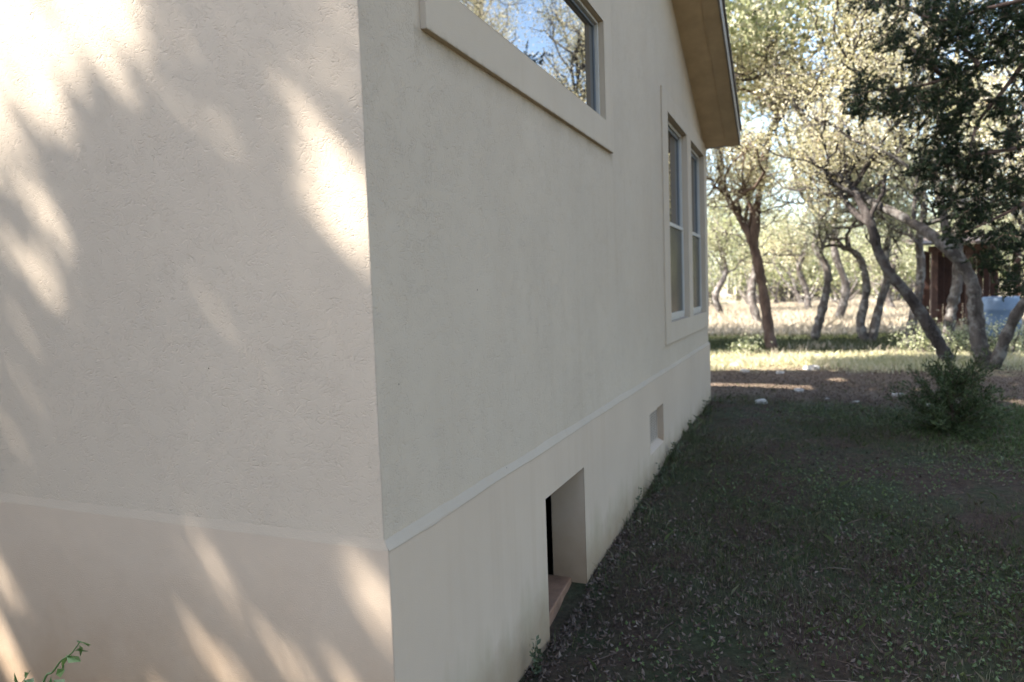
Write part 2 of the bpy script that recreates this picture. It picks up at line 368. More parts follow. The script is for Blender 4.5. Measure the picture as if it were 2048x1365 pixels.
# ------------------------------------------------------------------ the house
HL, HU, INS, INF = 0.880, 0.910, 0.018, 0.006            # ledge: outer edge, upper edge, set-back of the wall above
YF = 7.24                                     # far end of the base
EAVE, SLOPE, RIDGE = 3.20, 0.448, 3.62
XB = -13.0
house = thing('house', 'cream stucco house whose corner fills the left half, with recessed windows and raised base', 'house', (0, 0, 0))
def panel(mb, rects, x, y0, y1, z0, z1):
    """a wall in the plane x, with rectangular openings (y0,y1,z0,z1)"""
    Yc = sorted({y0, y1, *[v for r in rects for v in r[:2]]}); Zc = sorted({z0, z1, *[v for r in rects for v in r[2:4]]})
    for a, b in zip(Yc, Yc[1:]):
        for c_, d in zip(Zc, Zc[1:]):
            u, v = (a + b) / 2, (c_ + d) / 2
            if any(r[0] < u < r[1] and r[2] < v < r[3] for r in rects): continue
            mb.poly([(x, a, c_), (x, b, c_), (x, b, d), (x, a, d)])
def reveal(mb, r, xo, xi, sides='lrtb'):
    a, b, c_, d = r[:4]
    if 'l' in sides: mb.poly([(xo, a, c_), (xo, a, d), (xi, a, d), (xi, a, c_)])
    if 'r' in sides: mb.poly([(xo, b, c_), (xi, b, c_), (xi, b, d), (xo, b, d)])
    if 't' in sides: mb.poly([(xo, a, d), (xo, b, d), (xi, b, d), (xi, a, d)])
    if 'b' in sides: mb.poly([(xo, a, c_), (xi, a, c_), (xi, b, c_), (xo, b, c_)])
CW = (0.585, 2.505, 2.600, 3.170)             # clerestory opening
W1 = (4.62, 5.68, 1.285, 3.112); W2 = (5.945, 6.955, 1.285, 3.112)
# upper walls: gable side (x = -INS) and the front (y = INS)
xw = -INS
mb = MB()
YE = YF - INS
panel(mb, [(0.47, 2.58, 2.5, 3.19), (4.5, 7.06, 1.2, 3.19)], xw, INF, YE, HU - 0.022, EAVE)
mb.poly([(xw, INF, EAVE), (xw, YE, EAVE), (xw, RIDGE, EAVE + (YE - RIDGE) * SLOPE)])
mb.poly([(XB, INF, HU), (xw, INF, HU), (xw, INF, EAVE), (XB, INF, EAVE)])
mb.poly([(xw, YE, HU), (XB, YE, HU), (XB, YE, EAVE), (xw, YE, EAVE)])
mb.poly([(XB, YE, HU), (XB, INF, HU), (XB, INF, EAVE), (XB, RIDGE, EAVE + (YE - RIDGE) * SLOPE), (XB, YE, EAVE)])
mb.build('wall', M['stucco'], house)
# raised base with its crawl hole and vent, and the sloping ledge on top
HOLE = (1.28, 1.878, -0.3, 0.660); VENT = (3.585, 4.125, 0.327, 0.643)
mb = MB()
panel(mb, [(1.28, 1.878, -0.3, 0.660), VENT], 0, 0, YF, -0.3, HL)
reveal(mb, (1.28, 1.878, -0.3, 0.660), 0, -0.19, 'lrt')
reveal(mb, VENT, 0, -0.055, 'lrt')
mb.poly([(0, VENT[0], VENT[2]), (0, VENT[1], VENT[2]), (-0.055, VENT[1], VENT[2] + 0.03), (-0.055, VENT[0], VENT[2] + 0.03)])
mb.poly([(XB, 0, -0.3), (0, 0, -0.3), (0, 0, HL), (XB, 0, HL)])
mb.poly([(0, YF, -0.3), (XB, YF, -0.3), (XB, YF, HL), (0, YF, HL)])
mb.poly([(XB, YF, -0.3), (XB, 0, -0.3), (XB, 0, HL), (XB, YF, HL)])
fw = mb.build('foundation_wall', M['stucco_base'], house)
mb = MB()
nl_ = 160; tt = np.linspace(0, 1, nl_); rl = np.random.default_rng(12)
def wob(a): return np.convolve(rl.normal(size=nl_ + 8), np.ones(9) / 9, 'valid') * a
LO = np.stack([0.0012 + np.abs(wob(.003)), tt * YF, HL - 0.002 + wob(.006)], 1); LU = np.stack([np.full(nl_, xw - .001), INF + tt * (YE - INF), HU + wob(.007)], 1)
LB = LO * (0, 1, 1) + (-0.002, 0, -0.006)
i_ = np.arange(nl_ - 1)
mb.add(np.vstack([LO, LU, LB]), np.vstack([np.stack([i_, i_ + 1, nl_ + i_ + 1, nl_ + i_], 1), np.stack([2 * nl_ + i_, 2 * nl_ + i_ + 1, i_ + 1, i_], 1)]))
mb.poly([(XB, 0, HL), (0, 0, HL), (xw, INF, HU), (XB, INF, HU)])
mb.poly([(0, YF, HL), (XB, YF, HL), (XB, YE, HU), (xw, YE, HU)])
mb.build('ledge', M['stucco_ledge'], house)
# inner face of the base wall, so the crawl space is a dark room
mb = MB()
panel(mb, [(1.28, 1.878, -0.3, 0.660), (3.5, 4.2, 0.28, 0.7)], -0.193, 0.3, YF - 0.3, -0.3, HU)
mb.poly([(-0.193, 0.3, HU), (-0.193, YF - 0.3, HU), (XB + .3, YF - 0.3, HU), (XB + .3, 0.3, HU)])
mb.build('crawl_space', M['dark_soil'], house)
# the threshold board in the hole
mb = MB(); mb.prism([(-0.050, 1.283, -0.1), (-0.086, 1.874, -0.06), (-0.086, 1.874, 0.052), (-0.050, 1.283, 0.040)], (-0.16, 0, 0))
mb.build('threshold', M['board'], house, bevel=0.006)
# vent screen: bars and slats with gaps
vt = MB()
for k in range(9):
    yv = VENT[0] + 0.012 + k * (VENT[1] - VENT[0] - 0.024) / 8
    vt.box((-0.0515, yv - 0.009, VENT[2] + 0.025), (-0.0495, yv + 0.009, VENT[3] - 0.001))
for k in range(14):
    zv = VENT[2] + 0.042 + k * (VENT[3] - VENT[2] - 0.05) / 13
    vt.box((-0.0512, VENT[0] + 0.001, zv - 0.0042), (-0.0498, VENT[1] - 0.001, zv + 0.0045))
vent = vt.build('vent', M['vent'], house)
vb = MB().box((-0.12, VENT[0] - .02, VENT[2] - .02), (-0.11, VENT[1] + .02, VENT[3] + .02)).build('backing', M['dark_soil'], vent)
# window surrounds (proud bands of stucco)
def surround(outer, opens, xo, xi):
    mb = MB()
    panel(mb, opens, xo, outer[0], outer[1], outer[2], outer[3])
    a, b, c_, d = outer
    mb.poly([(xo, a, c_), (xo, a, d), (xw - .02, a, d), (xw - .02, a, c_)]); mb.poly([(xo, b, c_), (xw - .02, b, c_), (xw - .02, b, d), (xo, b, d)])
    mb.poly([(xo, a, d), (xo, b, d), (xw - .02, b, d), (xw - .02, a, d)]); mb.poly([(xo, a, c_), (xw - .02, a, c_), (xw - .02, b, c_), (xo, b, c_)])
    for r in opens: reveal(mb, r, xo, xi)
    return mb.build('window_surround', M['stucco_trim'], house)
surround((0.345, 2.672, 2.432, 3.36), [CW], 0.002, -0.10)
surround((4.365, 7.190, 1.100, 3.27), [W1, W2], -0.004, -0.14)
# clerestory: fixed light
a, b, c_, d = CW
def frame(mb, r, x0, x1, wd):
    a, b, c_, d = r
    mb.box((x0, a, c_), (x1, b, c_ + wd)); mb.box((x0, a, d - wd), (x1, b, d))
    mb.box((x0, a, c_ + wd), (x1, a + wd, d - wd)); mb.box((x0, b - wd, c_ + wd), (x1, b, d - wd)); return mb
def inset(r, k): return (r[0] + k, r[1] - k, r[2] + k, r[3] - k)
win = frame(MB(), inset(CW, 0.002), -0.062, -0.030, 0.016).build('window', M['vinyl'], house, bevel=0.003)
frame(MB(), inset(CW, 0.0185), -0.070, -0.050, 0.015).build('gasket', M['vinyl_dark'], win)
MB().box((-0.068, a + 0.025, c_ + 0.025), (-0.056, b - 0.025, d - 0.025)).build('pane', M['glass'], win)
# two single-hung windows
for r in (W1, W2):
    a, b, c_, d = inset(r, 0.002)
    zm = 2.155
    win = frame(MB(), (a, b, c_, d), -0.135, -0.060, 0.030).build('window', M['vinyl'], house, bevel=0.003)
    up = frame(MB(), (a + .031, b - .031, zm, d - .031), -0.105, -0.080, 0.028).build('sash', M['vinyl_dark'], win, bevel=0.002)
    lo = frame(MB(), (a + .031, b - .031, c_ + .031, zm + .035), -0.079, -0.050, 0.036).build('sash', M['vinyl'], win, bevel=0.002)
    MB().box((-0.096, a + .06, zm + .03), (-0.090, b - .06, d - .06)).build('pane', M['glass'], win)
    MB().box((-0.070, a + .068, c_ + .068), (-0.064, b - .068, zm - .002)).build('pane', M['screen'], win)
# roof: two slopes, soffit boards under the rake, fascia along its edge
def rake_strip(mb, xa, xb, drop, thick, y_end=None):
    ya = -0.03; yb = YF - 0.095
    for y0 in (ya, yb):
        z0 = EAVE + (YE - RIDGE) * SLOPE - abs(y0 - RIDGE) * SLOPE - drop; zr = EAVE + (YE - RIDGE) * SLOPE - drop
        pts = [(xa, y0, z0), (xa, RIDGE, zr), (xa, RIDGE, zr + thick), (xa, y0, z0 + thick)]
        mb.prism(pts if y0 < RIDGE else pts[::-1], (xb - xa, 0, 0))
mb = MB(); rake_strip(mb, xw + 0.001, 0.235, 0.002, 0.02); mb.build('rake_soffit', M['soffit'], house)
mb = MB(); rake_strip(mb, 0.236, 0.372, 0.010, 0.03); mb.build('rake_soffit', M['soffit2'], house)
mb = MB(); rake_strip(mb, 0.373, 0.392, 0.016, 0.17); mb.build('fascia', M['fascia'], house, bevel=0.003)
mb = MB(); rake_strip(mb, XB - 0.3, 0.41, -0.155, 0.04)
rf = mb.build('roof', M['roof'], house)
mb = MB()
yb = YF - 0.094; ze = EAVE + (YE - RIDGE) * SLOPE - abs(yb - RIDGE) * SLOPE
mb.box((XB, yb, ze - 0.012), (0.392, yb + 0.018, ze + 0.15)); mb.build('fascia', M['fascia'], house)
mb = MB(); mb.box((XB, -0.049, ze - 0.012), (0.392, -0.031, ze + 0.15))
mb.build('fascia', M['fascia'], house)

# ------------------------------------------------------------------ trees
class Wood:
    def __init__(s, seed): s.rng = np.random.default_rng(seed); s.mb = MB(); s.tips = []; s.n = 0
    def limb(s, pts, r0, r1, sides=8, knots=True, m=6):
        P = spline(pts, m); n = len(P)
        rad = np.linspace(r0, r1, n) * (1 + (0.10 * s.rng.normal(size=n) if knots else 0))
        s.mb.tube(P, rad, sides); return P
    def walk(s, p, d, length, r, wander=0.35, up=0.05, steps=7, level=0):
        pts = [np.array(p, float)]; d = unit(np.array(d, float)); st = length / steps
        for _ in range(steps):
            d = unit(d + wander * s.rng.normal(size=3) + np.array((0, 0, up)))
            if pts[-1][2] < 2.3 and level > 0: d = unit(d + np.array((0, 0, 0.55)))
            pts.append(pts[-1] + d * st)
        P = np.array(pts); s.mb.tube(P, np.linspace(r, r * 0.45, len(P)), 6 if r > 0.03 else 4, cap=False); return P
    def ramify(s, P, r, lens, counts, lo=0.25, up=0.06, out=0.8):
        """branches off a limb, then twigs off those"""
        L = lens[0]
        for k in range(counts[0]):
            f = lo + (1 - lo) * s.rng.random(); i = min(int(f * (len(P) - 1)), len(P) - 2)
            t = unit(P[i + 1] - P[i]); d = unit(t * 0.5 + out * s.rng.normal(size=3) + np.array((0, 0, 0.25))); d[2] = abs(d[2]) * 0.8 + 0.05
            Q = s.walk(P[i], d, L * (0.6 + 0.8 * s.rng.random()), r, up=up, steps=7 if len(lens) > 1 else 4, level=1)
            if len(lens) > 1: s.ramify(Q, r * 0.55, lens[1:], counts[1:], 0.2, up, out)
            else: s.tips.append(Q)
def clump_leaves(W, per, sig, size, aspect=0.5, keep=None):
    T = np.concatenate([t[len(t) // 3:] for t in W.tips]); n = len(T)
    idx = W.rng.integers(0, n, int(per * len(W.tips)))
    cent = T[idx] + sig * W.rng.normal(size=(len(idx), 3))
    if keep is not None: cent = cent[keep(cent)]
    return leaves(cent, size, W.rng, aspect)
def oak(label, limbs, seed, lens=(2.0, 1.1, 0.6), counts=(7, 5, 4), per=82, sig=0.16, size=0.046, leafm='oak_leaf', barkm='oak_bark', lo=0.45, br=0.042, name='oak_tree', cat='tree', group='oaks beyond the house', extra=None, keep=None, up=0.06):
    W = Wood(seed); base = limbs[0][0][0]
    t = thing(name, label, cat, tuple(base), group)
    for pts, r0, r1 in limbs:
        P = W.limb(pts, r0, r1)
        W.ramify(P, br, lens, counts, lo, up)
    W.mb.build('trunk', M[barkm], t, True)
    V, Fq = clump_leaves(W, per, sig, size, keep=keep)
    mesh_np('crown', V, Fq, M[leafm], t)
    return t
def tr(pix, Y, foot=True):
    """trace a limb: photo pixels (and an optional depth offset) on the plane y = Y"""
    P = [at(p[0], p[1], Y + (p[2] if len(p) > 2 else 0)) for p in pix]
    if foot:
        g = float(gz(P[0][0], P[0][1])); P[0] = np.array((P[0][0], P[0][1], g - 0.06))
    return P
# trunks in view, near to far
Y6 = 11.0
oak('thick grey oak forking low into two limbs, right of the bushy sapling', [
    (tr([(1974, 765), (1968, 720), (1957, 680), (1951, 620), (1945, 570), (1925, 530), (1890, 492), (1850, 462, .3), (1800, 432, .6), (1740, 402, 1), (1690, 366, 1.5), (1640, 330, 2), (1585, 300, 2.5)], Y6), 0.128, 0.05),
    (tr([(1974, 755), (1996, 715, -.1), (2018, 660, -.2), (2045, 610, -.4), (2090, 560, -.6), (2130, 470, -.8), (2150, 350, -1)], Y6, False), 0.10, 0.045),
    (tr([(1925, 530), (1895, 470, .2), (1885, 420, .4), (1870, 340, .7), (1880, 240, 1), (1850, 120, 1.2), (1800, 0, 1.5)], Y6, False), 0.08, 0.04)],
    11, barkm='mid_bark', counts=(6, 5, 4), size=0.046)
Y5 = 11.6
oak('dark leaning oak whose trunk rises to the left from behind the sapling', [
    (tr([(1912, 775), (1900, 730), (1882, 695), (1850, 640), (1812, 585), (1780, 548), (1757, 505), (1742, 450), (1715, 395, .3), (1690, 340, .6), (1680, 250, .9), (1700, 140, 1.2), (1690, 20, 1.5)], Y5), 0.118, 0.04),
    (tr([(1742, 450), (1700, 415, .4), (1650, 330, 1), (1610, 235, 1.5), (1560, 160, 2), (1520, 40, 2.5)], Y5, False), 0.06, 0.03)],
    12, barkm='dark_bark', counts=(7, 5, 4), size=0.046)
oak('slender reddish tree splitting into a V, nearest to the end of the house', [
    (tr([(1547, 722), (1540, 680), (1532, 620), (1522, 560), (1512, 510), (1502, 480), (1490, 455), (1470, 420), (1458, 400), (1440, 330, .5), (1450, 240, 1), (1430, 120, 1.5)], 14.2), 0.118, 0.04),
    (tr([(1506, 490), (1511, 455), (1513, 420), (1520, 385), (1528, 350, .3), (1540, 270, .8), (1570, 180, 1.2), (1590, 60, 1.6)], 14.2, False), 0.10, 0.04)],
    13, barkm='red_bark', counts=(7, 5, 4), size=0.052)
oak('thin crooked dark oak second from the house, bending right above a kink', [
    (tr([(1627, 700), (1632, 665), (1643, 625), (1655, 570), (1653, 535), (1638, 508), (1630, 490), (1640, 465), (1665, 440), (1690, 420), (1710, 405, .4), (1740, 330, 1), (1730, 220, 1.5), (1760, 100, 2)], 17.0), 0.11, 0.04)],
    14, counts=(9, 5, 4), leafm='oak_leaf_green', size=0.046)
oak('twin stemmed oak joined at the foot like a U, middle of the background', [
    (tr([(1742, 700), (1728, 675), (1721, 645), (1728, 610), (1733, 575), (1727, 535), (1716, 512), (1697, 498), (1680, 490, .3), (1640, 430, .8), (1600, 380, 1), (1570, 250, 2)], 16.6), 0.11, 0.045),
    (tr([(1742, 700), (1750, 650), (1762, 600), (1775, 555), (1772, 500), (1790, 430, .3), (1810, 330, .8), (1800, 200, 1.4)], 16.6), 0.11, 0.045)],
    15, counts=(6, 5, 4), leafm='oak_leaf_green', size=0.046)
oak('pale lichened oak with a bright trunk, left of the brown shed', [
    (tr([(1800, 718), (1815, 680), (1828, 630), (1838, 580), (1842, 530), (1838, 480), (1848, 420), (1842, 330, .5), (1860, 200, 1), (1850, 60, 1.5)], 15.0), 0.12, 0.04)],
    16, counts=(9, 5, 4), leafm='oak_leaf_green')
oak('dappled grey oak straight in front of the brown shed', [
    (tr([(1889, 715), (1897, 660), (1905, 610), (1915, 565), (1916, 500), (1928, 430), (1925, 340, .5), (1950, 220, 1), (1960, 80, 1.5)], 14.6), 0.12, 0.04)],
    17, counts=(9, 5, 4), leafm='oak_leaf_green')
# more oaks further back that fill the canopy
def stock_oak(x, y, h, seed, label, leafm, group='oaks at the meadow edge', counts=(9, 5, 4), size=0.08, per=60, sig=0.24, lens=(2.3, 1.3, 0.7), r=0.16, lean=(0, 0), lo=0.3):
    rg = np.random.default_rng(seed + 900); z = float(gz(x, y)); k = 6
    pts = [np.array((x + lean[0] * i / k + 0.22 * rg.normal() * (i > 0), y + lean[1] * i / k + 0.22 * rg.normal() * (i > 0), z - 0.05 + h * i / k)) for i in range(k + 1)]
    return oak(label, [(pts, r, 0.05)], seed, lens, counts, per, sig, size, leafm, lo=lo, group=group)
spots = [(-0.4, 24, 6.5, 'pale yellow oak at the meadow edge, just past the end of the house', 'pale_leaf'),
         (2.2, 27, 7.5, 'tall yellow oak at the meadow edge between the reddish V trunk and the kinked trunk', 'oak_leaf'),
         (5.2, 23, 7.0, 'broad oak behind the twin stemmed tree', 'oak_leaf_green'),
         (8.5, 26, 8.0, 'tall oak behind the brown shed', 'oak_leaf'),
         (11.5, 21, 7.5, 'oak to the right of the brown shed behind the blue drum', 'oak_leaf_green'),
         (-2.6, 33, 6.0, 'oak across the meadow at the left edge of the opening, beside the house end', 'oak_leaf_green'),
         (1.2, 36, 6.5, 'oak across the meadow seen left of the kinked trunk', 'oak_leaf'),
         (4.6, 33, 6.0, 'oak across the meadow seen between the kinked trunk and the twin stems', 'oak_leaf_green'),
         (8.2, 36, 6.5, 'oak across the meadow seen right of the twin stems', 'oak_leaf_green')]
for i, (x, y, h, lab, lm) in enumerate(spots):
    stock_oak(x, y, h, 40 + i, lab, lm, size=0.07 if y < 30 else 0.10, lens=(2.3, 1.3, 0.7) if y < 30 else (2.8, 1.4, 0.8), lo=0.3 if y < 30 else 0.18)
# oaks outside the frame on the right: the clerestory glass mirrors them
for i, (x, y, h, lab) in enumerate([(6.8, 13.5, 10.0, 'tall oak mirrored at the right end of the clerestory glass'),
                                    (7.4, 17.0, 12.0, 'oak with thin top twigs mirrored at the left end of the clerestory glass'),
                                    (10.0, 19.5, 12.5, 'dense oak mirrored in the middle of the clerestory glass')]):
    stock_oak(x, y, h, 60 + i, lab, 'oak_leaf', 'oaks mirrored in the clerestory glass', size=0.06, per=95, sig=0.2)
# unseen oaks added right of the yard to throw warm light onto the shaded wall
for i, (x, y, h, lab) in enumerate([(7.6, 6.0, 7.5, 'unseen sunlit oak added for bounce light right of the yard, nearest the juniper'),
                                    (8.2, 1.5, 7.5, 'unseen sunlit oak added for bounce light right of the yard, across from the corner of the house'),
                                    (7.4, -3.0, 7.5, 'unseen sunlit oak added for bounce light right of the yard, behind the camera')]):
    stock_oak(x, y, h, 80 + i, lab, 'oak_leaf', 'unseen oaks added to bounce warm light', size=0.11, per=60, sig=0.26)

# ------------------------------------------------------------------ shade trees left of and behind the camera: their crowns dapple the wall
def wall_px(px, py): p = at(px, py, 0.0); return np.array((p[0], p[2]))
LIT = []      # gaps in the crown: centre, half axes (m, along and across the sun's run), how open
AX = unit(np.array((SUN[0], SUN[2]))); AN = np.array((-AX[1], AX[0]))
def gap(px, py, L, S, k=1.0):
    if k < 0.9: k *= 0.9
    LIT.append((wall_px(px, py), L / 520.0 + 0.02, S / 520.0 + 0.028, k))
for g_ in [(20, 90, 190, 75), (60, 30, 120, 80), (130, 40, 100, 70), (215, 45, 110, 48), (20, 250, 90, 36), (90, 100, 60, 30), (-60, 200, 200, 60),
           (325, 45, 60, 40, .5), (225, 212, 42, 20, .6), (300, 205, 30, 16, .45), (362, 222, 30, 15, .4), (448, 245, 42, 22, .7), (412, 275, 36, 14, .35), (482, 30, 36, 14, .6),
           (625, 75, 40, 24, .5), (690, 90, 36, 12, .5), (575, 208, 44, 20, .6), (650, 150, 42, 24, .55), (668, 240, 42, 24, .45), (665, 20, 40, 9, .5), (700, 30, 40, 8, .5),
           (682, 405, 112, 60, 1), (725, 470, 70, 36, 1),
           (85, 435, 80, 26, 1), (60, 535, 90, 22, .95), (0, 490, 40, 16, .9), (110, 560, 60, 12, .45), (35, 625, 42, 18, .65),
           (590, 610, 50, 30, .4), (440, 640, 55, 16, .3), (165, 625, 36, 14, .3), (690, 610, 45, 30, .25), (450, 730, 60, 18, .25),
           (70, 800, 60, 20, .55), (10, 860, 45, 16, .9), (300, 745, 40, 14, .25), (332, 890, 30, 9, .45), (20, 960, 40, 14, .4),
           (395, 1070, 45, 22, .55), (440, 1160, 70, 10, .5), (470, 1190, 60, 9, .55), (525, 1120, 60, 12, .45), (555, 1160, 45, 12, .35), (420, 1210, 40, 8, .4),
           (745, 1205, 66, 26, .95), (650, 1130, 40, 14, .3), (425, 1305, 66, 22, .8), (480, 1370, 60, 24, .85), (600, 1350, 90, 22, .85), (700, 1390, 60, 24, .9),
           (0, 1150, 70, 9, .8), (20, 1300, 80, 26, 1), (45, 1370, 60, 24, 1), (-30, 1240, 60, 24, .9), (250, 1420, 60, 20, .8), (360, 1450, 70, 30, .9)]: gap(*g_)
WIDE = np.array([wall_px(*p) for p in [(-300, -220), (272, -220), (270, 50), (262, 120), (210, 142), (156, 104), (126, 110), (96, 152), (58, 188), (64, 250), (38, 322), (4, 362), (-120, 420), (-300, 430)]])
def openness(P):                              # P (n,2) on the wall plane: x, z
    P = P + 0.030 * np.stack([np.sin(P[:, 1] * 23 + 4 * np.sin(P[:, 0] * 9)), np.sin(P[:, 0] * 27 + 3 * np.sin(P[:, 1] * 11))], 1) + 0.016 * np.stack([np.sin(P[:, 1] * 61 + P[:, 0] * 17), np.sin(P[:, 0] * 57 - P[:, 1] * 23)], 1)
    o = np.zeros(len(P))
    for c0, L, S, k in LIT:
        d = P - c0; u = d @ AX / L; v = d @ AN / S
        q = u * u + v * v
        o = np.maximum(o, k * (q < 1.0))
    inside = np.zeros(len(P), bool)              # the wide gap above the far left of the wall
    for (x1, y1), (x2, y2) in zip(WIDE, np.roll(WIDE, -1, 0)):
        hit = (y1 > P[:, 1]) != (y2 > P[:, 1])
        inside ^= hit & (P[:, 0] < (x2 - x1) * (P[:, 1] - y1) / (y2 - y1 + 1e-12) + x1)
    fz = np.sin(P[:, 0] * 19 + 2 * np.sin(P[:, 1] * 13)) * np.sin(P[:, 1] * 17 + 2 * np.sin(P[:, 0] * 15))
    return np.where(inside, 1.0, o) * np.where(fz > 0.62, 0.55, 1.0)
def throw_crown(target, dist, size, rng, keep=None):
    """leaves that stand up-sun of target points, dist metres away"""
    return leaves(target - SUN * dist[:, None], size, rng, 0.55)
rg = np.random.default_rng(77)
n = 90000
X = rg.uniform(-3.2, 0.35, n); Z = rg.uniform(-0.9, 3.6, n)
P2 = np.stack([X, Z], 1)
faint = 0.03 + 0.22 * np.clip(np.sin(X * 5.1 + Z * 2.7) * np.sin(Z * 4.3 - X * 2.2 + 1.0) - 0.25, 0, 1)
rnd = rg.random(n); keep = rnd < np.clip(-np.log(np.clip(np.maximum(openness(P2) ** 1.0, faint), 0.012, 1.0)) / 3.6, 0, 1)
loose = rg.random(n) < np.where(X > -1.75, 1.0, 0.55)
k = keep & loose
T3 = np.stack([X[k], 0 * X[k], Z[k]], 1)
V1, F1 = throw_crown(T3, rg.uniform(7.6, 10.6, k.sum()), 0.062, rg)
W = Wood(501)
tb = np.array((-7.2, -4.3, 0.0))
t = thing('oak_tree', 'shade oak left of the camera whose crown dapples the stucco wall', 'tree', tuple(tb), 'shade oaks outside the frame')
W.limb([tb, tb + (0.2, 0.1, 1.5), tb + (0.1, -.2, 3.2), tb + (0.6, 0.1, 4.6), tb + (1.4, 0.2, 5.6)], 0.2, 0.09)
W.limb([tb + (0.6, 0.1, 4.6), (-5.6, -4.2, 5.6), (-5.0, -4.2, 6.2), (-4.5, -4.1, 6.6)], 0.07, 0.02)
W.mb.build('trunk', M['oak_bark'], t, True); mesh_np('crown', V1, F1, M['oak_leaf_green'], t)

def shade_oak(label, boxes, dist, n, seed, base, top, size=0.10, fill=1.0):
    """an oak whose crown shades the given ground/air boxes (x0,x1,y0,y1,z0,z1)"""
    rg = np.random.default_rng(seed); T = []
    for (x0, x1, y0, y1, z0, z1), share in boxes:
        q = int(n * share); p = rg.random((q, 3)) * (x1 - x0, y1 - y0, z1 - z0) + (x0, y0, z0)
        nz = np.sin(p[:, 0] * 3.1 + seed) * np.sin(p[:, 1] * 2.7 + 1) + np.sin(p[:, 0] * 7.3) * np.sin(p[:, 1] * 6.1 + seed) * 0.6
        p = p[nz < fill]; T.append(p)
    T = np.vstack(T); base = np.array(base, float)
    V, Fq = throw_crown(T, rg.uniform(dist[0], dist[1], len(T)), size, rg)
    t = thing('oak_tree', label, 'tree', tuple(base), 'shade oaks outside the frame')
    W = Wood(seed); top = np.array(top, float)
    W.limb([base, base * .7 + top * .3 + (.3, .1, 0), base * .35 + top * .65 + (-.2, .2, 0), top], 0.22, 0.08)
    ctr = V.mean(0)
    for _ in range(5):
        e = V[rg.integers(0, len(V))]; W.limb([top, (top + e) / 2 + (0, 0, .2), e], 0.05, 0.015, 6)
    W.mb.build('trunk', M['oak_bark'], t, True); mesh_np('crown', V, Fq, M['oak_leaf_green'], t)
shade_oak('oak overhanging the back of the roof that shades the dirt behind the house', [((-1.0, 4.8, 8.85, 10.5, 0.1, 0.2), 0.42), ((1.2, 5.0, 8.0, 8.85, 0.1, 0.2), 0.12), ((1.1, 4.5, 10.1, 11.9, 0.2, 2.0), 0.46)], (8.0, 9.6), 34000, 91, (-4.6, 9.6, 0), (-3.6, 7.4, 5.0), 0.13, 1.2)
shade_oak('oak hidden behind the house that shades the strip under the thin trunks', [((-3.0, 2.6, 13.2, 17.6, 0.1, 0.2), 0.9), ((2.6, 7.0, 15.0, 17.6, 0.1, 0.2), 0.1), ((-2.5, 6.0, 18.2, 22.5, 0.1, 0.3), 0.35)], (8.0, 10.5), 42000, 92, (-5.0, 13.6, 0), (-4.0, 12.0, 5.2), 0.16, 1.2)
shade_oak('tall oak behind the camera that keeps the juniper in shade', [((2.6, 6.0, 4.2, 7.8, 1.4, 4.2), 0.6), ((2.0, 7.5, 5.0, 9.6, 0.1, 0.3), 0.4)], (11.0, 14.0), 16000, 93, (-6.5, -6.0, 0), (-4.2, -2.6, 8.5), 0.12, 0.9)

# ------------------------------------------------------------------ unseen bushes added left of the frame to keep sky light off the wall
for i, (x, y, h, wd, lab) in enumerate([(-2.9, -2.8, 4.6, 1.1, 'tall dark evergreen bush added left of the camera to block sky light, nearer the house'), (-1.5, -3.9, 4.4, 1.0, 'dark evergreen bush added left of the camera to block sky light, further from the house'), (-4.7, -2.5, 4.2, 1.0, 'dark evergreen bush added to block sky light, furthest along the front wall')]):
    W = Wood(400 + i); b = np.array((x, y, float(gz(x, y))))
    t = thing('sky_block_bush', lab, 'bush', tuple(b), 'unseen bushes added to block sky light')
    W.limb([b, b + (0, 0, h * .5), b + (.05, 0, h)], .05, .01)
    u = W.rng.random((15000, 3)); hh = u[:, 0] ** 0.8; rr_ = wd * np.sqrt(u[:, 1]) * (1.05 - 0.6 * hh); an_ = u[:, 2] * 6.283
    cent = b + np.stack([rr_ * np.cos(an_), rr_ * np.sin(an_), 0.05 + hh * h], 1)
    W.mb.build('stem', M['oak_bark'], t, True); V, Fq = leaves(cent, 0.10, W.rng, 0.5); mesh_np('foliage', V, Fq, M['sapling_leaf'], t)

# ------------------------------------------------------------------ juniper hanging in from the right
YJ = 6.0
W = Wood(21)
jb = np.array((5.35, 6.3, float(gz(5.35, 6.3))))
jt = thing('juniper_tree', 'dark juniper whose branches hang into the top right corner', 'tree', tuple(jb))
W.limb([jb - (0, 0, .05), jb + (-.1, 0, 1.0), jb + (.05, .1, 2.2), jb + (-.1, 0, 3.6), jb + (0, 0, 5.0)], 0.16, 0.06)
for pix in ([(2150, 95), (2048, 116), (1960, 132), (1890, 158), (1820, 176), (1760, 180), (1700, 192)], [(2150, 250), (2048, 293), (1960, 310), (1890, 335), (1860, 350)],
            [(2140, -40), (2040, 0), (1960, 20), (1880, 40), (1790, 10)], [(2150, 330), (2060, 400), (1985, 440), (1920, 470)], [(2150, 450), (2060, 520), (2000, 560)],
            [(2060, 110), (2000, 190), (1960, 240), (1940, 300), (1930, 390)], [(1960, 132), (1920, 90), (1880, 50)], [(2150, 160), (2080, 230), (2040, 260)], [(1890, 158), (1850, 120), (1800, 80)]):
    W.limb(tr([(p[0], p[1], 0.25 * W.rng.normal()) for p in pix], YJ, False), 0.024, 0.006, 5)
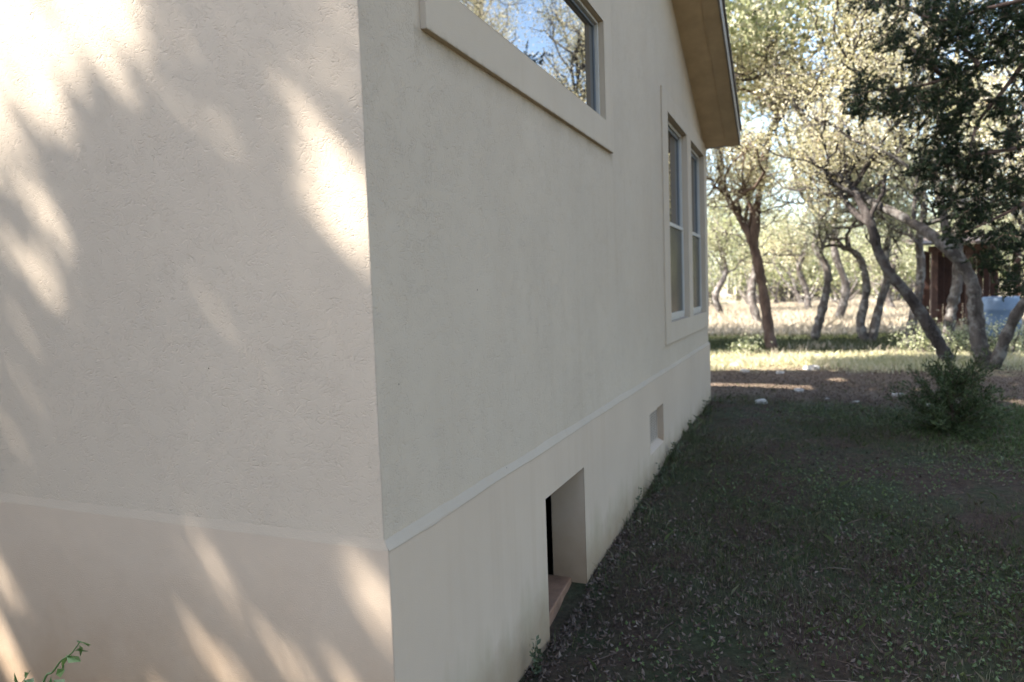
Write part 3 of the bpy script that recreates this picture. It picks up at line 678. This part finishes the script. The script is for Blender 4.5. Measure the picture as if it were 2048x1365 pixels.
CL = [(1770, 4, 60, 18), (1900, 50, 70, 50), (1880, 12, 60, 30), (1965, 95, 60, 50), (2030, 60, 45, 60), (1795, 75, 38, 28), (1850, 110, 45, 36), (1912, 150, 55, 36), (1728, 172, 32, 24), (1720, 212, 34, 32), (1785, 202, 55, 34),
      (1860, 200, 75, 42), (1935, 200, 45, 42), (2010, 205, 36, 34), (1900, 305, 60, 38), (1862, 342, 45, 42), (1960, 330, 60, 42), (2030, 270, 34, 36), (1900, 396, 45, 32), (1962, 420, 52, 36), (2022, 380, 45, 45), (1930, 462, 36, 22),
      (2010, 480, 45, 42), (2030, 560, 30, 36), (1978, 522, 36, 24), (2080, 150, 50, 60), (2090, 330, 50, 70), (2090, 480, 50, 60), (2085, 20, 50, 50), (1990, 20, 50, 30), (1905, 250, 40, 30)]
cent = []; axs = []
for (px, py, a_, b_) in CL:
    for _ in range(int(7 + a_ * b_ / 26)):
        o_ = W.rng.normal(size=2) * 0.45
        p = at(px + a_ * o_[0], py + b_ * o_[1], YJ + 0.28 * W.rng.normal())
        d = unit(W.rng.normal(size=3) + np.array((-0.5, -0.1, -0.45)))
        L = 0.06 + 0.11 * W.rng.random()
        W.mb.tube([p - d * .03, p + d * L], [0.0025, 0.001], 4, cap=False)
        s_ = W.rng.random(90) ** 0.8
        q = p + d * (s_ * L)[:, None]
        side = unit(W.rng.normal(size=(90, 3)))
        cent.append(q + side * (0.020 * (1.15 - s_))[:, None]); axs.append(unit(d * 0.9 + side))
cent = np.vstack(cent); axs = np.vstack(axs)
W.mb.build('trunk', M['red_bark'], jt, True)
V, Fq = leaves(cent, 0.028, W.rng, 0.2, 0.3, axs); mesh_np('crown', V, Fq, M['juniper_leaf'], jt)

# ------------------------------------------------------------------ bushy sapling under the oaks
W = Wood(31)
sb = at_z(1905, 868, 0.165); sb[2] = gz(sb[0], sb[1])
st = thing('juniper_sapling', 'low bushy dark green juniper sapling in front of the forked oak', 'shrub', tuple(sb))
cent = []; axs = []
W.mb.tube([sb, sb + (0.0, 0, .25), sb + (-.03, 0, .52)], [.014, .01, .004], 5)
for k in range(88):
    h = (0.03 + 0.42 * W.rng.random()) if k % 5 > 1 else 0.02 + 0.08 * W.rng.random(); an = W.rng.random() * 6.283
    d = unit(np.array((math.cos(an), math.sin(an), 0.10 + 0.75 * W.rng.random() * (k % 5 > 1) + 1.3 * h + 0.25 * W.rng.normal())))
    L = (0.50 - 0.55 * h) * (0.45 + 0.85 * W.rng.random()) + 0.06
    p0 = sb + np.array((0, 0, h)); p1 = p0 + d * L; p1[2] += 0.05
    W.mb.tube([p0, (p0 + p1) / 2 - (0, 0, .015), p1], [.005, .003, .0015], 4, cap=False)
    s_ = 0.15 + 0.85 * W.rng.random(90); q = p0 + (p1 - p0) * s_[:, None]
    side = unit(W.rng.normal(size=(90, 3))); cent.append(q + side * (0.012 + 0.045 * W.rng.random((90, 1)))); axs.append(unit(0.8 * d + side + np.array((0, 0, 0.3))))
cent = np.vstack(cent); axs = np.vstack(axs)
W.mb.build('stem', M['red_bark'], st, True)
V, Fq = leaves(cent, 0.050, W.rng, 0.22, 0.3, axs); mesh_np('foliage', V, Fq, M['sapling_leaf'], st)

# ------------------------------------------------------------------ shrubs under the far trees
def shrub(x, y, h, wd, seed, label, leafm, n=2600, size=0.046):
    W = Wood(seed); b = np.array((x, y, float(gz(x, y))))
    t = thing('shrub', label, 'shrub', tuple(b), 'shrubs under the oaks'); cent = []
    for k in range(16):
        an = W.rng.random() * 6.283; P = W.walk(b, (math.cos(an) * wd / h, math.sin(an) * wd / h, 1.0), h * (0.6 + 0.5 * W.rng.random()), 0.012, 0.25, 0.05, 6)
        W.tips.append(P)
    W.mb.build('stem', M['oak_bark'], t, True)
    T = np.concatenate([p[2:] for p in W.tips]); i = W.rng.integers(0, len(T), n)
    V, Fq = leaves(T[i] + 0.10 * W.rng.normal(size=(n, 3)), size, W.rng); mesh_np('foliage', V, Fq, M[leafm], t)
for i, (px, py, h, wd, lab, lm) in enumerate([
        (1840, 714, 0.9, 0.5, 'light green shrub between the dark leaning trunk and the pale trunk', 'pale_leaf'),
        (1930, 712, 1.0, 0.5, 'yellow green shrub between the two trunks in front of the shed', 'pale_leaf'),
        (2020, 712, 1.0, 0.6, 'green shrub in front of the blue drum', 'pale_leaf'),
        (1490, 712, 0.45, 0.35, 'small green shrub left of the reddish V trunk', 'pale_leaf')]):
    p = at_z(px, py); shrub(p[0], p[1], h * 0.75, wd * 0.9, 70 + i, lab, 'oak_leaf_green', 900, 0.05)

# ------------------------------------------------------------------ far wood beyond the meadow (one mass)
rg = np.random.default_rng(5)
cent = []; tb_ = MB()
for k in range(420):
    y = rg.uniform(42, 80); x = rg.uniform(-20, 50); h = rg.uniform(3.5, 9.5) * (0.75 + 0.4 * (y - 42) / 36); r = rg.uniform(1.2, 2.6); z = float(gz(x, y))
    nl = 480
    lob = rg.normal(size=(9, 3)) * (r * .55, r * .55, h * .22); li = rg.integers(0, 9, nl)
    c0 = np.array((x, y, z + h * 0.55)); p = c0 + lob[li] + rg.normal(size=(nl, 3)) * (.42, .42, .38)
    p[:, 2] = np.maximum(p[:, 2], z + .15); cent.append(p)
    for q in range(3):
        e = c0 + lob[q]; tb_.tube([(x + .15 * q, y - .3, z), ((x + e[0]) / 2 + rg.normal() * .3, y - .3, z + h * .3), e], [.09, .06, .03], 4, cap=False)
cent = np.vstack(cent); V, Fq = leaves(cent, 0.19, rg, 0.55)
wood = props(mesh_np('woodland', V, Fq, M['wood_leaf']), kind='stuff')
tb_.build('tree_stems', M['oak_bark'], wood, True)
wood['label'] = 'far sunlit scrub woodland behind the dry meadow'; wood['category'] = 'woodland'

# ------------------------------------------------------------------ shed and drum
M['shed_wood'] = plain('shed_wood', (0.034, 0.014, 0.009), 0.85, 0.35, 8, 0.5)
M['shed_post'] = plain('shed_post', (0.08, 0.042, 0.03), 0.85, 0.3, 8, 0.5)
M['tin'] = plain('shed_roof_tin', (0.07, 0.052, 0.042), 0.7, 0.25, 3, 0.2)
ys_ = 19.5
a0 = at(1846, 640, ys_); a1 = at(1985, 640, ys_)
xa, xb = a0[0], a1[0]; zg = float(gz(xa, ys_)); zt = at(1870, 505, ys_)[2]
sh = thing('shed', 'dark red brown open wooden shed half hidden by oak trunks', 'shed', ((xa + xb) / 2, ys_, zg))
for x in (xa + 0.25, (xa + xb) / 2 + 0.25, xb + 0.5):
    for y in (ys_, ys_ + 2.2): MB().box((x - .07, y - .07, zg - .1), (x + .07, y + .07, zt)).build('post', M['shed_post'], sh, bevel=0.006)
mb = MB()
x = xa + 0.34
while x < (xa + xb) / 2 + 0.10:
    mb.box((x, ys_ + 0.08, zg + 0.75), (x + 0.135, ys_ + 0.11, zt - 0.12)); x += 0.145
mb.build('wall_panel', M['shed_wood'], sh)
mb = MB(); x = xa + 0.3
while x < xb + 0.5:
    mb.box((x, ys_ + 2.1, zg + 0.02), (x + 0.15, ys_ + 2.12, zt + 0.1)); x += 0.16
mb.build('back_panel', M['shed_wood'], sh)
MB().box((xa + .1, ys_ - .09, zt), (xb + .7, ys_ - .03, zt + .16)).build('beam', M['shed_post'], sh)
MB().prism([(xa - .1, ys_ - .5, zt + .17), (xa - .1, ys_ + 2.6, zt + .45), (xa - .1, ys_ + 2.6, zt + .50), (xa - .1, ys_ - .5, zt + .22)], (xb - xa + 1.0, 0, 0)).build('roof', M['tin'], sh)
m = NT('drum_blue'); M['drum'] = m.fin(m.mix(m.ramp(m.noise(5, 4), [(0.35, 0), (0.7, 1)]), (0.085, 0.13, 0.20), (0.13, 0.175, 0.24)), 0.4)
dp = at(2002, 655, 17.6); dz = float(gz(dp[0], 17.6)); rr = 0.40
dr = thing('drum', 'pale blue plastic drum standing by the brown shed', 'drum', (dp[0], 17.6, dz))
prof = [(0.0, 0.0), (rr * .92, 0.0), (rr * .97, .03), (rr, .12), (rr * .97, .30), (rr * 1.0, .33), (rr * .97, .36), (rr * .97, .62), (rr, .65), (rr * .97, .68), (rr * .97, .86), (rr * .9, .93), (rr * .88, .94), (0.0, .93)]
NS = 28; an = np.arange(NS) / NS * 2 * math.pi
V = np.vstack([np.stack([dp[0] + r_ * np.cos(an), 17.6 + r_ * np.sin(an), dz + 0 * an + z_], 1) for r_, z_ in prof])
i = np.arange(len(prof) - 1)[:, None] * NS; j = np.arange(NS)[None, :]; kk = (j + 1) % NS
mesh_np('body', V, np.stack([i + j, i + kk, i + NS + kk, i + NS + j], -1).reshape(-1, 4), M['drum'], dr, True)
MB().tube([(dp[0] + .18, 17.5, dz + .93), (dp[0] + .18, 17.5, dz + .965)], [.05, .048], 12).build('bung', M['vinyl'], dr)

# ------------------------------------------------------------------ stones
def stone(px, py, s, seed, label):
    rg = np.random.default_rng(seed); p = at_z(px, py); p[2] = gz(p[0], p[1])
    V = []; n_, q_ = 7, 10
    for a in range(n_ + 1):
        th = math.pi * a / n_
        for b in range(q_):
            ph = 2 * math.pi * b / q_; V.append((math.sin(th) * math.cos(ph), math.sin(th) * math.sin(ph), math.cos(th)))
    V = np.array(V); k = rg.normal(size=(5, 3)) * 1.6; ph = rg.random(5) * 6
    amp = 1 + sum(0.11 * np.sin(V @ k[i] + ph[i]) for i in range(5))
    V = np.clip(V * amp[:, None], -.85, .95) * np.array((1.2, .8, .55)) * s * (0.9 + .25 * rg.random(3)) + p + (0, 0, s * .10)
    i = np.arange(n_)[:, None] * q_; j = np.arange(q_)[None, :]; kk = (j + 1) % q_
    o = mesh_np('stone', V, np.stack([i + j, i + q_ + j, i + q_ + kk, i + kk], -1).reshape(-1, 4), M['stone'])
    props(o, label, 'stone', 'white stones on the dirt')
for i, (px, py, s, lab) in enumerate([(1597, 783, .060, 'white flat stone lying alone in the shaded brown dirt'),
        (1795, 792, .055, 'white stone on the dirt left of the bushy sapling'),
        (1524, 806, .085, 'largest pale stone at the edge of the sunlit strip by the house'),
        (1622, 741, .11, 'whitish stone at the edge of the lit grass below the kinked trunk'),
        (1490, 745, .07, 'pale stone at the shadow edge nearest the house end'),
        (1560, 748, .06, 'small pale stone right under the reddish V trunk'),
        (1712, 806, .035, 'small white pebble in the middle of the brown dirt'),
        (1470, 735, .09, 'pale flat stone in the lit grass near the house end'),
        (1655, 800, .03, 'tiny white pebble right of the flat white stone'),
        (1860, 815, .045, 'grey white stone just left of the sapling branches'),
        (1640, 716, .10, 'pale stone in the sunlit grass by the kinked trunk')]):
    stone(px, py, s, 200 + i, lab)

# ------------------------------------------------------------------ weeds
def weed(base, h, seed, label, leafm='dull_leaf', n=3, ls=0.030, lean=(0.25, 0), pairs=8):
    W = Wood(seed); b = np.array(base, float)
    t = thing('weed', label, 'weed', tuple(b), 'weeds at the foot of the wall'); LV = []; LA = []
    for k in range(n):
        d = unit(np.array((lean[0], lean[1], 1.0)) + 0.28 * W.rng.normal(size=3))
        P = W.walk(b + 0.012 * W.rng.normal(size=3) * (1, 1, 0), d, h * (0.6 + 0.45 * W.rng.random()), 0.0028, 0.10, 0.05, 7)
        for s_ in np.linspace(0.2, 1.0, pairs):
            f = s_ * (len(P) - 1.001); i = int(f); q = P[i] + (P[i + 1] - P[i]) * (f - i)
            for sg in (-1, 1):
                sd = unit(np.cross(P[i + 1] - P[i], W.rng.normal(size=3))) * sg
                ax = unit(sd + 0.7 * unit(P[i + 1] - P[i])); LV.append(q + ax * ls * 0.55); LA.append(ax)
    W.mb.build('stem', M['dull_leaf'] if leafm == 'dull_leaf' else M['weed_leaf'], t, True)
    V, Fq = leaves(np.array(LV), ls, W.rng, 0.5, 0.2, np.array(LA)); mesh_np('foliage', V, Fq, M[leafm], t)
for i, (y, x, h, lab, n) in enumerate([(0.98, 0.05, 0.17, 'scruffy weed at the wall foot just in front of the crawl hole', 3),
        (3.02, 0.04, 0.16, 'single thin weed climbing the wall right of the crawl hole', 2),
        (3.40, 0.06, 0.18, 'leafy weed at the wall foot under the near edge of the vent', 4),
        (3.75, 0.06, 0.17, 'leafy weed at the wall foot right below the vent', 4),
        (4.25, 0.06, 0.20, 'leafy weed at the wall foot just past the vent', 5),
        (5.10, 0.07, 0.20, 'weed at the wall foot below the nearer of the paired windows', 4),
        (6.20, 0.08, 0.22, 'weed at the wall foot below the farther of the paired windows', 4)]):
    weed((x, y, float(gz(x, y)) - 0.01), h, 300 + i, lab, n=n)
# the green shoot at the bottom left, in front of the stained wall
W = Wood(330)
P = [at(60, 1480, -0.33), at(88, 1362, -0.32), at(105, 1345, -0.32), at(122, 1322, -0.32), at(140, 1310, -0.32), at(150, 1298, -0.32), at(160, 1284, -0.32)]
b = P[0].copy(); b[2] = 0.0; b[0] -= 0.05
t = thing('leafy_shoot', 'bright green leafy shoot at the bottom left corner before the stained wall', 'plant', tuple(b))
W.limb([b] + P, 0.004, 0.0015, 6, False)
P2 = [b, at(0, 1480, -0.30), at(20, 1400, -0.3), at(45, 1365, -0.30), at(60, 1342, -0.30)]
W.limb(P2, 0.003, 0.001, 6, False)
LV = []; LA = []
up = unit(at(160, 1284, -.32) - at(88, 1362, -.32)); rt = unit(np.cross(up, (0, -1, 0)))
for (px, py, sx, sl_) in [(168, 1285, .6, .022), (160, 1302, -.7, .030), (163, 1303, .9, .030), (147, 1317, 1.3, .030), (136, 1318, -.3, .034), (124, 1335, -.4, .034), (121, 1345, .3, .026), (118, 1368, 1.2, .032), (104, 1368, -1.2, .030),
                          (53, 1350, .2, .028), (36, 1364, -1.2, .026), (58, 1365, 1.2, .028), (40, 1385, 1.0, .03), (100, 1400, -1, .03), (20, 1405, -1, .03)]:
    LV.append(at(px, py, -0.32 + 0.01 * W.rng.normal())); LA.append(unit(up + rt * sx))
W.mb.build('stem', M['weed_leaf'], t, True)
LA = np.array(LA); V, Fq = leaves(np.array(LV), 0.055, np.random.default_rng(8), 0.55, 0.15, LA * 4); mesh_np('foliage', V, Fq, M['weed_leaf'], t)

# ------------------------------------------------------------------ ground litter and grass
rg = np.random.default_rng(9)
def scatter(n, x0, x1, y0, y1, dens=None):
    x = rg.uniform(x0, x1, n); y = rg.uniform(y0, y1, n)
    k = ~((x < 0.005) & (y > -0.005) & (y < YF + .005))
    if dens is not None: k &= rg.random(n) < dens(x, y)
    x, y = x[k], y[k]; return np.stack([x, y, gz(x, y)], 1)
def pn(x, y, s, o=0.0): return 0.5 + 0.25 * (np.sin(x * s + 1.3 * y * s * .7 + o) + np.sin(y * s * 1.3 - x * s * .6 + 2 * o)) 
c1 = scatter(11000, 0, 4.5, 0.2, 9.5, lambda x, y: 0.35 + 0.65 * pn(x, y, 2.1, 1))
c1 = np.vstack([c1, scatter(5000, 0, 2.2, 0.3, 3.0), scatter(12000, -1.0, 5, 7.3, 11.5)]); c1 = np.vstack([c1, scatter(1800, 0.002, 0.10, 0.8, 7.2)]); c1[:, 2] += 0.006 + 0.012 * rg.random(len(c1))
V, Fq = leaves(c1, 0.026, rg, 0.5, 0.4, None, 2.0)
tw = MB()
for p in scatter(260, 0.05, 4.5, 0.8, 9.0):
    an_ = rg.random() * 6.283; L_ = 0.05 + 0.16 * rg.random(); dv = np.array((math.cos(an_), math.sin(an_), 0)) * L_
    tw.tube([p + (0, 0, .012), p + dv * .5 + (.01 * rg.normal(), .01 * rg.normal(), .022), p + dv + (0, 0, .012)], [.0028, .0022, .0012], 4, cap=False)
nV = len(V); V = np.vstack([V] + tw.V); Fq = np.vstack([Fq] + [f + nV for f in tw.F[4]])
props(mesh_np('leaf_litter', V, Fq, M['litter']), 'brown fallen leaves and twigs strewn over the shaded ground', 'leaf litter', None, 'stuff')
edge_ = lambda x, y: np.clip((7.45 + 0.25 * np.sin(x * 2.3) + 0.15 * np.sin(x * 5.1) - y) / 0.5, 0.06, 1)
d_ = lambda x, y: np.clip(0.35 + 1.5 * pn(x, y, 7.0, 1), .1, 1.3) * np.clip(1.9 * pn(x, y, 1.6, 2) - 0.45 + 0.15 * (x - 1), 0, 1) * np.clip((y - 0.8) / 1.2 + np.clip(x - .6, 0, 1), 0.08, 1)
c2 = scatter(150000, 0, 5.0, 0.3, 9.3, lambda x, y: d_(x, y) * edge_(x, y))
V, Fq = blades(c2, 0.038, 0.0026, rg, 1.0)
c3 = scatter(9000, 0, 5.0, 0.3, 9.3, lambda x, y: np.clip(pn(x, y, 1.1, 4), .2, 1) * edge_(x, y))
V3, F3 = blades(c3, 0.06, 0.0022, rg, 1.0)
cw = scatter(2600, 0.004, 0.20, 0.75, 7.3, lambda x, y: np.clip(1.1 - x * 5, 0, 1) * np.clip(pn(x, y, 6.5, 2) * 1.6 - .35, 0, 1) * np.clip((y - 2.0) * 3 + np.clip(1.15 - y, 0, 1) * 9, 0.05, 1))
V4, F4 = blades(cw, 0.095, 0.004, rg, 0.8)
props(mesh_np('grass', np.vstack([V, V3, V4]), np.vstack([Fq, F3 + len(V), F4 + len(V) + len(V3)]), M['grass']), 'thin dull grass on the shaded ground beside the house', 'grass', None, 'stuff')
c4 = scatter(70000, 0.3, 6.5, 0.8, 9.5, lambda x, y: np.clip((pn(x, y, 1.9, 6) - .32) * 2.4 * np.clip((x - .1) / 2, 0.1, 1), 0, 1) * edge_(x, y)); c4[:, 2] += 0.01 + 0.025 * rg.random(len(c4))
V, Fq = leaves(c4, 0.019, rg, 0.75, 0.2, None, 4.0)
props(mesh_np('ground_cover', V, Fq, M['clover']), 'low green clover like ground cover on the right of the shaded yard', 'ground cover', None, 'stuff')
c5 = scatter(40000, 1.8, 8, 3.5, 8.5, lambda x, y: np.clip((x - 1.8 - 0.2 * np.sin(y * 3)) / 1.2, 0, 1) * np.clip(pn(x, y, 1.3, 3) * 1.4 - .1, 0, 1) * edge_(x, y))
V, Fq = blades(c5, 0.05, 0.005, rg, 0.7)
props(mesh_np('lush_grass', V, Fq, M['lush']), 'greener grass patch at the right edge near the sapling', 'grass', None, 'stuff')
c6 = scatter(60000, -3, 9, 10.2, 13.6, lambda x, y: np.clip((y - 10.4 - .3 * np.sin(x * 2)) / .8, 0, 1) * np.clip((13.5 - y - .3 * np.sin(x * 1.3)) / .6, 0, 1) * (0.3 + 0.7 * pn(x, y, 1.1, 5)))
V, Fq = blades(c6, 0.10, 0.009, rg, 0.8)
props(mesh_np('meadow_grass', V, Fq, M['meadow']), 'sunlit pale yellow grass at the feet of the thin trunks', 'grass', None, 'stuff')
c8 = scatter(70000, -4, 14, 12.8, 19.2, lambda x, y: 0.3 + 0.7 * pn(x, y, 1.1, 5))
V, Fq = blades(c8, 0.09, 0.011, rg, 0.8)  # dark blade colour laid along the tree shadow to strengthen it
props(mesh_np('darkened_grass', V, Fq, M['grass']), 'green grass strip behind the thin trunks, coloured darker to deepen its shade', 'grass', None, 'stuff')
c7 = scatter(64000, -9, 26, 18.3, 46); V, Fq = blades(c7, 0.20, 0.020, rg, 0.9)
tuft = []
for (px, py) in [(1545, 722), (1500, 715), (1600, 705), (1630, 700), (1680, 705), (1735, 705), (1580, 715), (1650, 700), (1780, 712), (1830, 715)]:
    p = at_z(px, py); q = p + rg.normal(size=(38, 3)) * (0.22, 0.16, 0); q[:, 2] = gz(q[:, 0], q[:, 1]); tuft.append(q)
V2, F2 = blades(np.vstack(tuft), 0.17, 0.010, rg, 0.8)
props(mesh_np('dry_grass', np.vstack([V, V2]), np.vstack([Fq, F2 + len(V)]), M['straw']), 'tall dry straw coloured grass of the far meadow', 'grass', None, 'stuff')
